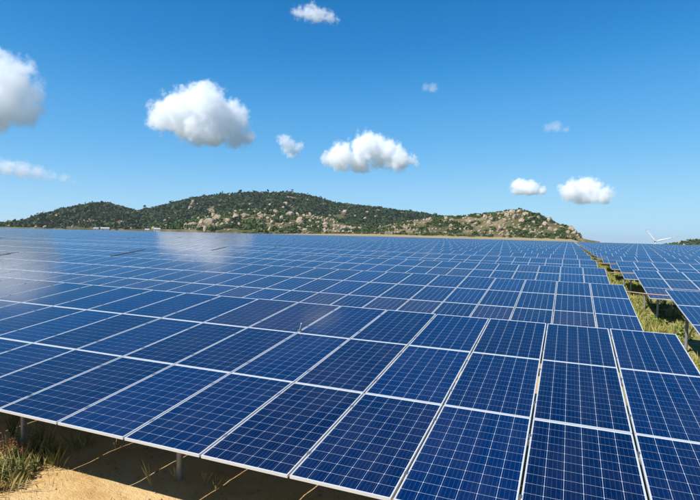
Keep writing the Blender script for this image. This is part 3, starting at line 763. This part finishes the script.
def rod():
    # a thin white rod clipped in the joint between two modules of the front array
    x, v = -3 * PW - 0.010, 2.05 * PL; base = Vector((x, v * CT, v * ST + zfield(x, 2.9) - zfield(0, 2.9)))
    t = empty('sensor_rod', base); tag(t, 'thin white rod standing in a joint of the front solar array', 'rod')
    mb = MB(); mb.box(-.02, .02, -.03, .03, -.005, .02); mb.obj('clip', [M['clamp']], t)
    mb = MB(); mb.tube([(0, 0, .01), (.03, 0, .13)], [.004, .0035], 8); mb.tube([(.02, 0, .13), (.042, 0, .133)], .007, 8); mb.obj('mast', [M['turbine']], t)
rod()
def tuft_pt():
    return random.gauss(-5.35, .30), random.gauss(0.30, .40)
tag(grass_mesh('sand_grass', 60, tuft_pt, 0.08, 0.34, 22, M['straw_fine']), 'fine dry yellow grass growing among the weeds by the shadow edge', 'grass', kind='stuff')
def sand_pt():
    while True:
        x = random.uniform(-9, -2); y = random.uniform(-2.2, 1.2)
        if x < -4.2 or random.random() < .06: return x, y
tag(grass_mesh('sand_litter', 520, sand_pt, 0.02, 0.08, 5, M['straw']), 'dry grass litter scattered over the sunlit sand', 'litter', kind='stuff')

M['pebble'] = simple('pebbles', (0.315, 0.21, 0.12), 0.9, 0, 0.3, 30.0)
pb = []
for _ in range(900):
    x, y = random.uniform(-8, 0), random.uniform(-2.2, 2.6); r = random.choice((.006, .008, .012, .02)) * random.uniform(.6, 1.4); pb.append((Vector((x, y, zground(x, y) + r * .2)), r, r * .7))
o = rock_stuff(pb, 'small stones and clods lying on the sand'); o.name = 'sand_pebbles'; o.data.materials.clear(); o.data.materials.append(M['pebble'])
# ------------------------------------------------------------------ clouds
def cloud(label, lobes, dens, squash=1.0, alt=700.0, rough=1.10, soft=0.42):
    cx = sum(l[0] for l in lobes) / len(lobes); cyy = max(l[1] + l[2] * .6 for l in lobes)
    a, e = azel(cx, cyy); D = min(9000, (alt - CAM.z) / math.tan(rad(e)))
    d = ray(cx, cyy); fh = Vector((d.x, d.y, 0)).normalized(); rt = Vector((fh.y, -fh.x, 0))
    base = CAM + d / math.hypot(d.x, d.y) * D; k = D / math.hypot(d.x, d.y) / 1.0
    px = (D / max(0.2, Vector((fh.x, fh.y, 0)).dot(Vector((FWD.x, FWD.y, 0)).normalized()))) / FPX     # metres per pixel there
    bm = bmesh.new(); R0 = max(l[2] for l in lobes) * px; LB = []
    for lx, ly, lr in lobes:
        off = ray(lx, ly); off = CAM + off * (D / (off.x * fh.x + off.y * fh.y)) - base
        off += fh * random.uniform(-.5, .5) * lr * px; r = lr * px
        LB.append((off, r))
        mtx = Matrix.Translation(off) @ Matrix.Diagonal((r * 1.3, r * 1.3, r * squash * 1.3, 1))
        bmesh.ops.create_icosphere(bm, subdivisions=3, radius=1.0, matrix=mtx)
    me = bpy.data.meshes.new('cloud'); bm.to_mesh(me); bm.free()
    tmp = bpy.data.objects.new('tmp', me); COL.objects.link(tmp)
    md = tmp.modifiers.new('r', 'REMESH'); md.mode = 'VOXEL'; md.voxel_size = R0 / 8
    dg = bpy.context.evaluated_depsgraph_get(); ev = tmp.evaluated_get(dg); me2 = bpy.data.meshes.new_from_object(ev)
    bpy.data.objects.remove(tmp)
    m = bpy.data.materials.new('cloud_vapour'); m.use_nodes = True; nt = m.node_tree
    nt.nodes.remove(nt.nodes['Principled BSDF'])
    tc = nd(nt, 'ShaderNodeTexCoord'); P_ = tc.outputs['Object']
    if squash != 1.0: 
        vs_ = nd(nt, 'ShaderNodeVectorMath', operation='MULTIPLY'); nt.links.new(P_, vs_.inputs[0]); vs_.inputs[1].default_value = (1, 1, 1 / squash); P2 = vs_.outputs[0]
    else: P2 = P_
    best = None
    for off, r in LB:
        dn = nd(nt, 'ShaderNodeVectorMath', operation='DISTANCE'); nt.links.new(P2, dn.inputs[0]); dn.inputs[1].default_value = (off.x, off.y, off.z / squash)
        q = math_n(nt, 'MULTIPLY_ADD', dn.outputs['Value'], -1.0 / R0, r / R0)          # depth inside this lobe, in big-lobe radii
        best = q if best is None else math_n(nt, 'SMOOTH_MAX', best, q, 0.3)
    nz = noise_n(nt, 2.2 / R0, 9, P_, 0.66)
    f = math_n(nt, 'ADD', best, math_n(nt, 'MULTIPLY_ADD', nz, rough * 2, -rough * 0.98))
    sz_ = nd(nt, 'ShaderNodeSeparateXYZ'); nt.links.new(P_, sz_.inputs[0])      # flat condensation level
    f = math_n(nt, 'SUBTRACT', f, math_n(nt, 'MAXIMUM', math_n(nt, 'MULTIPLY', sz_.outputs[2], -1.1 / R0), 0.0))
    mr = nd(nt, 'ShaderNodeMapRange', interpolation_type='SMOOTHSTEP'); nt.links.new(f, mr.inputs[0]); mr.inputs[1].default_value = 0.0; mr.inputs[2].default_value = soft
    
    mr.inputs[3].default_value = 0.0; mr.inputs[4].default_value = dens / R0
    pv = nt.nodes.new('ShaderNodeVolumePrincipled'); pv.inputs['Color'].default_value = (1, 1, 1, 1); pv.inputs['Anisotropy'].default_value = 0.0
    nt.links.new(mr.outputs[0], pv.inputs['Density'])
    nt.links.new(pv.outputs[0], nt.nodes['Material Output'].inputs['Volume'])
    m.cycles.volume_step_rate = 0.3 if hasattr(m.cycles, 'volume_step_rate') else 1
    me2.materials.clear(); me2.materials.append(m); me2.name = 'cloud'
    o = link('cloud', me2); o.location = base
    return tag(o, label, 'cloud', 'fair weather clouds')
cloud('big puffy white cumulus with a grey underside above the wooded ridge', [(180,112,20),(205,107,21),(228,119,20),(164,117,15),(195,128,19),(214,134,16),(238,136,13),(158,110,9),(190,97,11),(248,140,8)], 3.2)
cloud('large bright cumulus at the open end of the ridge, cut by the picture edge', [(0,88,24),(-28,93,30),(19,95,16),(16,111,15),(30,93,9),(-10,112,18),(8,78,12)], 3.2)
cloud('white cumulus with a small knob at one end, beyond the wooded ridge', [(342,158,15),(366,148,16),(384,152,16),(399,160,13),(413,162,6),(330,158,9),(360,163,13),(376,141,9)], 3.2)
cloud('low white cumulus over the end hill, wider than the cloudlet beside it', [(572,192,10),(588,190,12),(603,196,9),(565,190,6),(583,197,9)], 3.0)
cloud('small low cloudlet next to the wider cumulus over the end hill', [(519,187,8),(530,189,8),(541,191,5)], 3.0)
cloud('small ragged cloud scrap hanging between two cumulus clouds', [(281,140,5),(285,141,7),(290,146,8),(295,150,7),(299,146,5),(290,155,5),(287,150,6),(278,137,3)], 1.5, rough=1.25, soft=.7)
cloud('thin ragged wisp of cloud high in the blue', [(293,11,4),(300,14,7),(308,12,8),(315,15,9),(322,16,8),(330,18,7),(337,20,4),(312,7,5)], 1.3, rough=1.25, soft=.7)
cloud('long flat grey-white streak of cloud low beside the ridge end', [(-8,166,9),(8,168,9),(22,170,9),(37,173,8),(50,176,6),(63,178,5),(72,182,3)], 1.0, squash=.8, rough=1.1, soft=.7)
cloud('faint thin smudge of cloud above the low cumulus', [(548,128,5),(556,127,6),(566,130,4)], 0.35, rough=.9, soft=.6)
cloud('tiny faint smudge of cloud alone in the blue', [(426,88,5),(433,88,6)], 0.3, rough=.9, soft=.6)

# ------------------------------------------------------------------ haze
mb = MB(); mb.box(-16000, 16000, -16000, 20000, -130, 150)
hm = bpy.data.materials.new('haze_air'); hm.use_nodes = True; nt = hm.node_tree; nt.nodes.remove(nt.nodes['Principled BSDF'])
pv = nt.nodes.new('ShaderNodeVolumePrincipled'); pv.inputs['Color'].default_value = (0.88, 0.95, 1.0, 1); pv.inputs['Density'].default_value = 0.00005; pv.inputs['Anisotropy'].default_value = 0.2
nt.links.new(pv.outputs[0], nt.nodes['Material Output'].inputs['Volume'])
tag(mb.obj('haze', [hm]), 'thin bluish haze lying over the land', 'haze', kind='stuff')
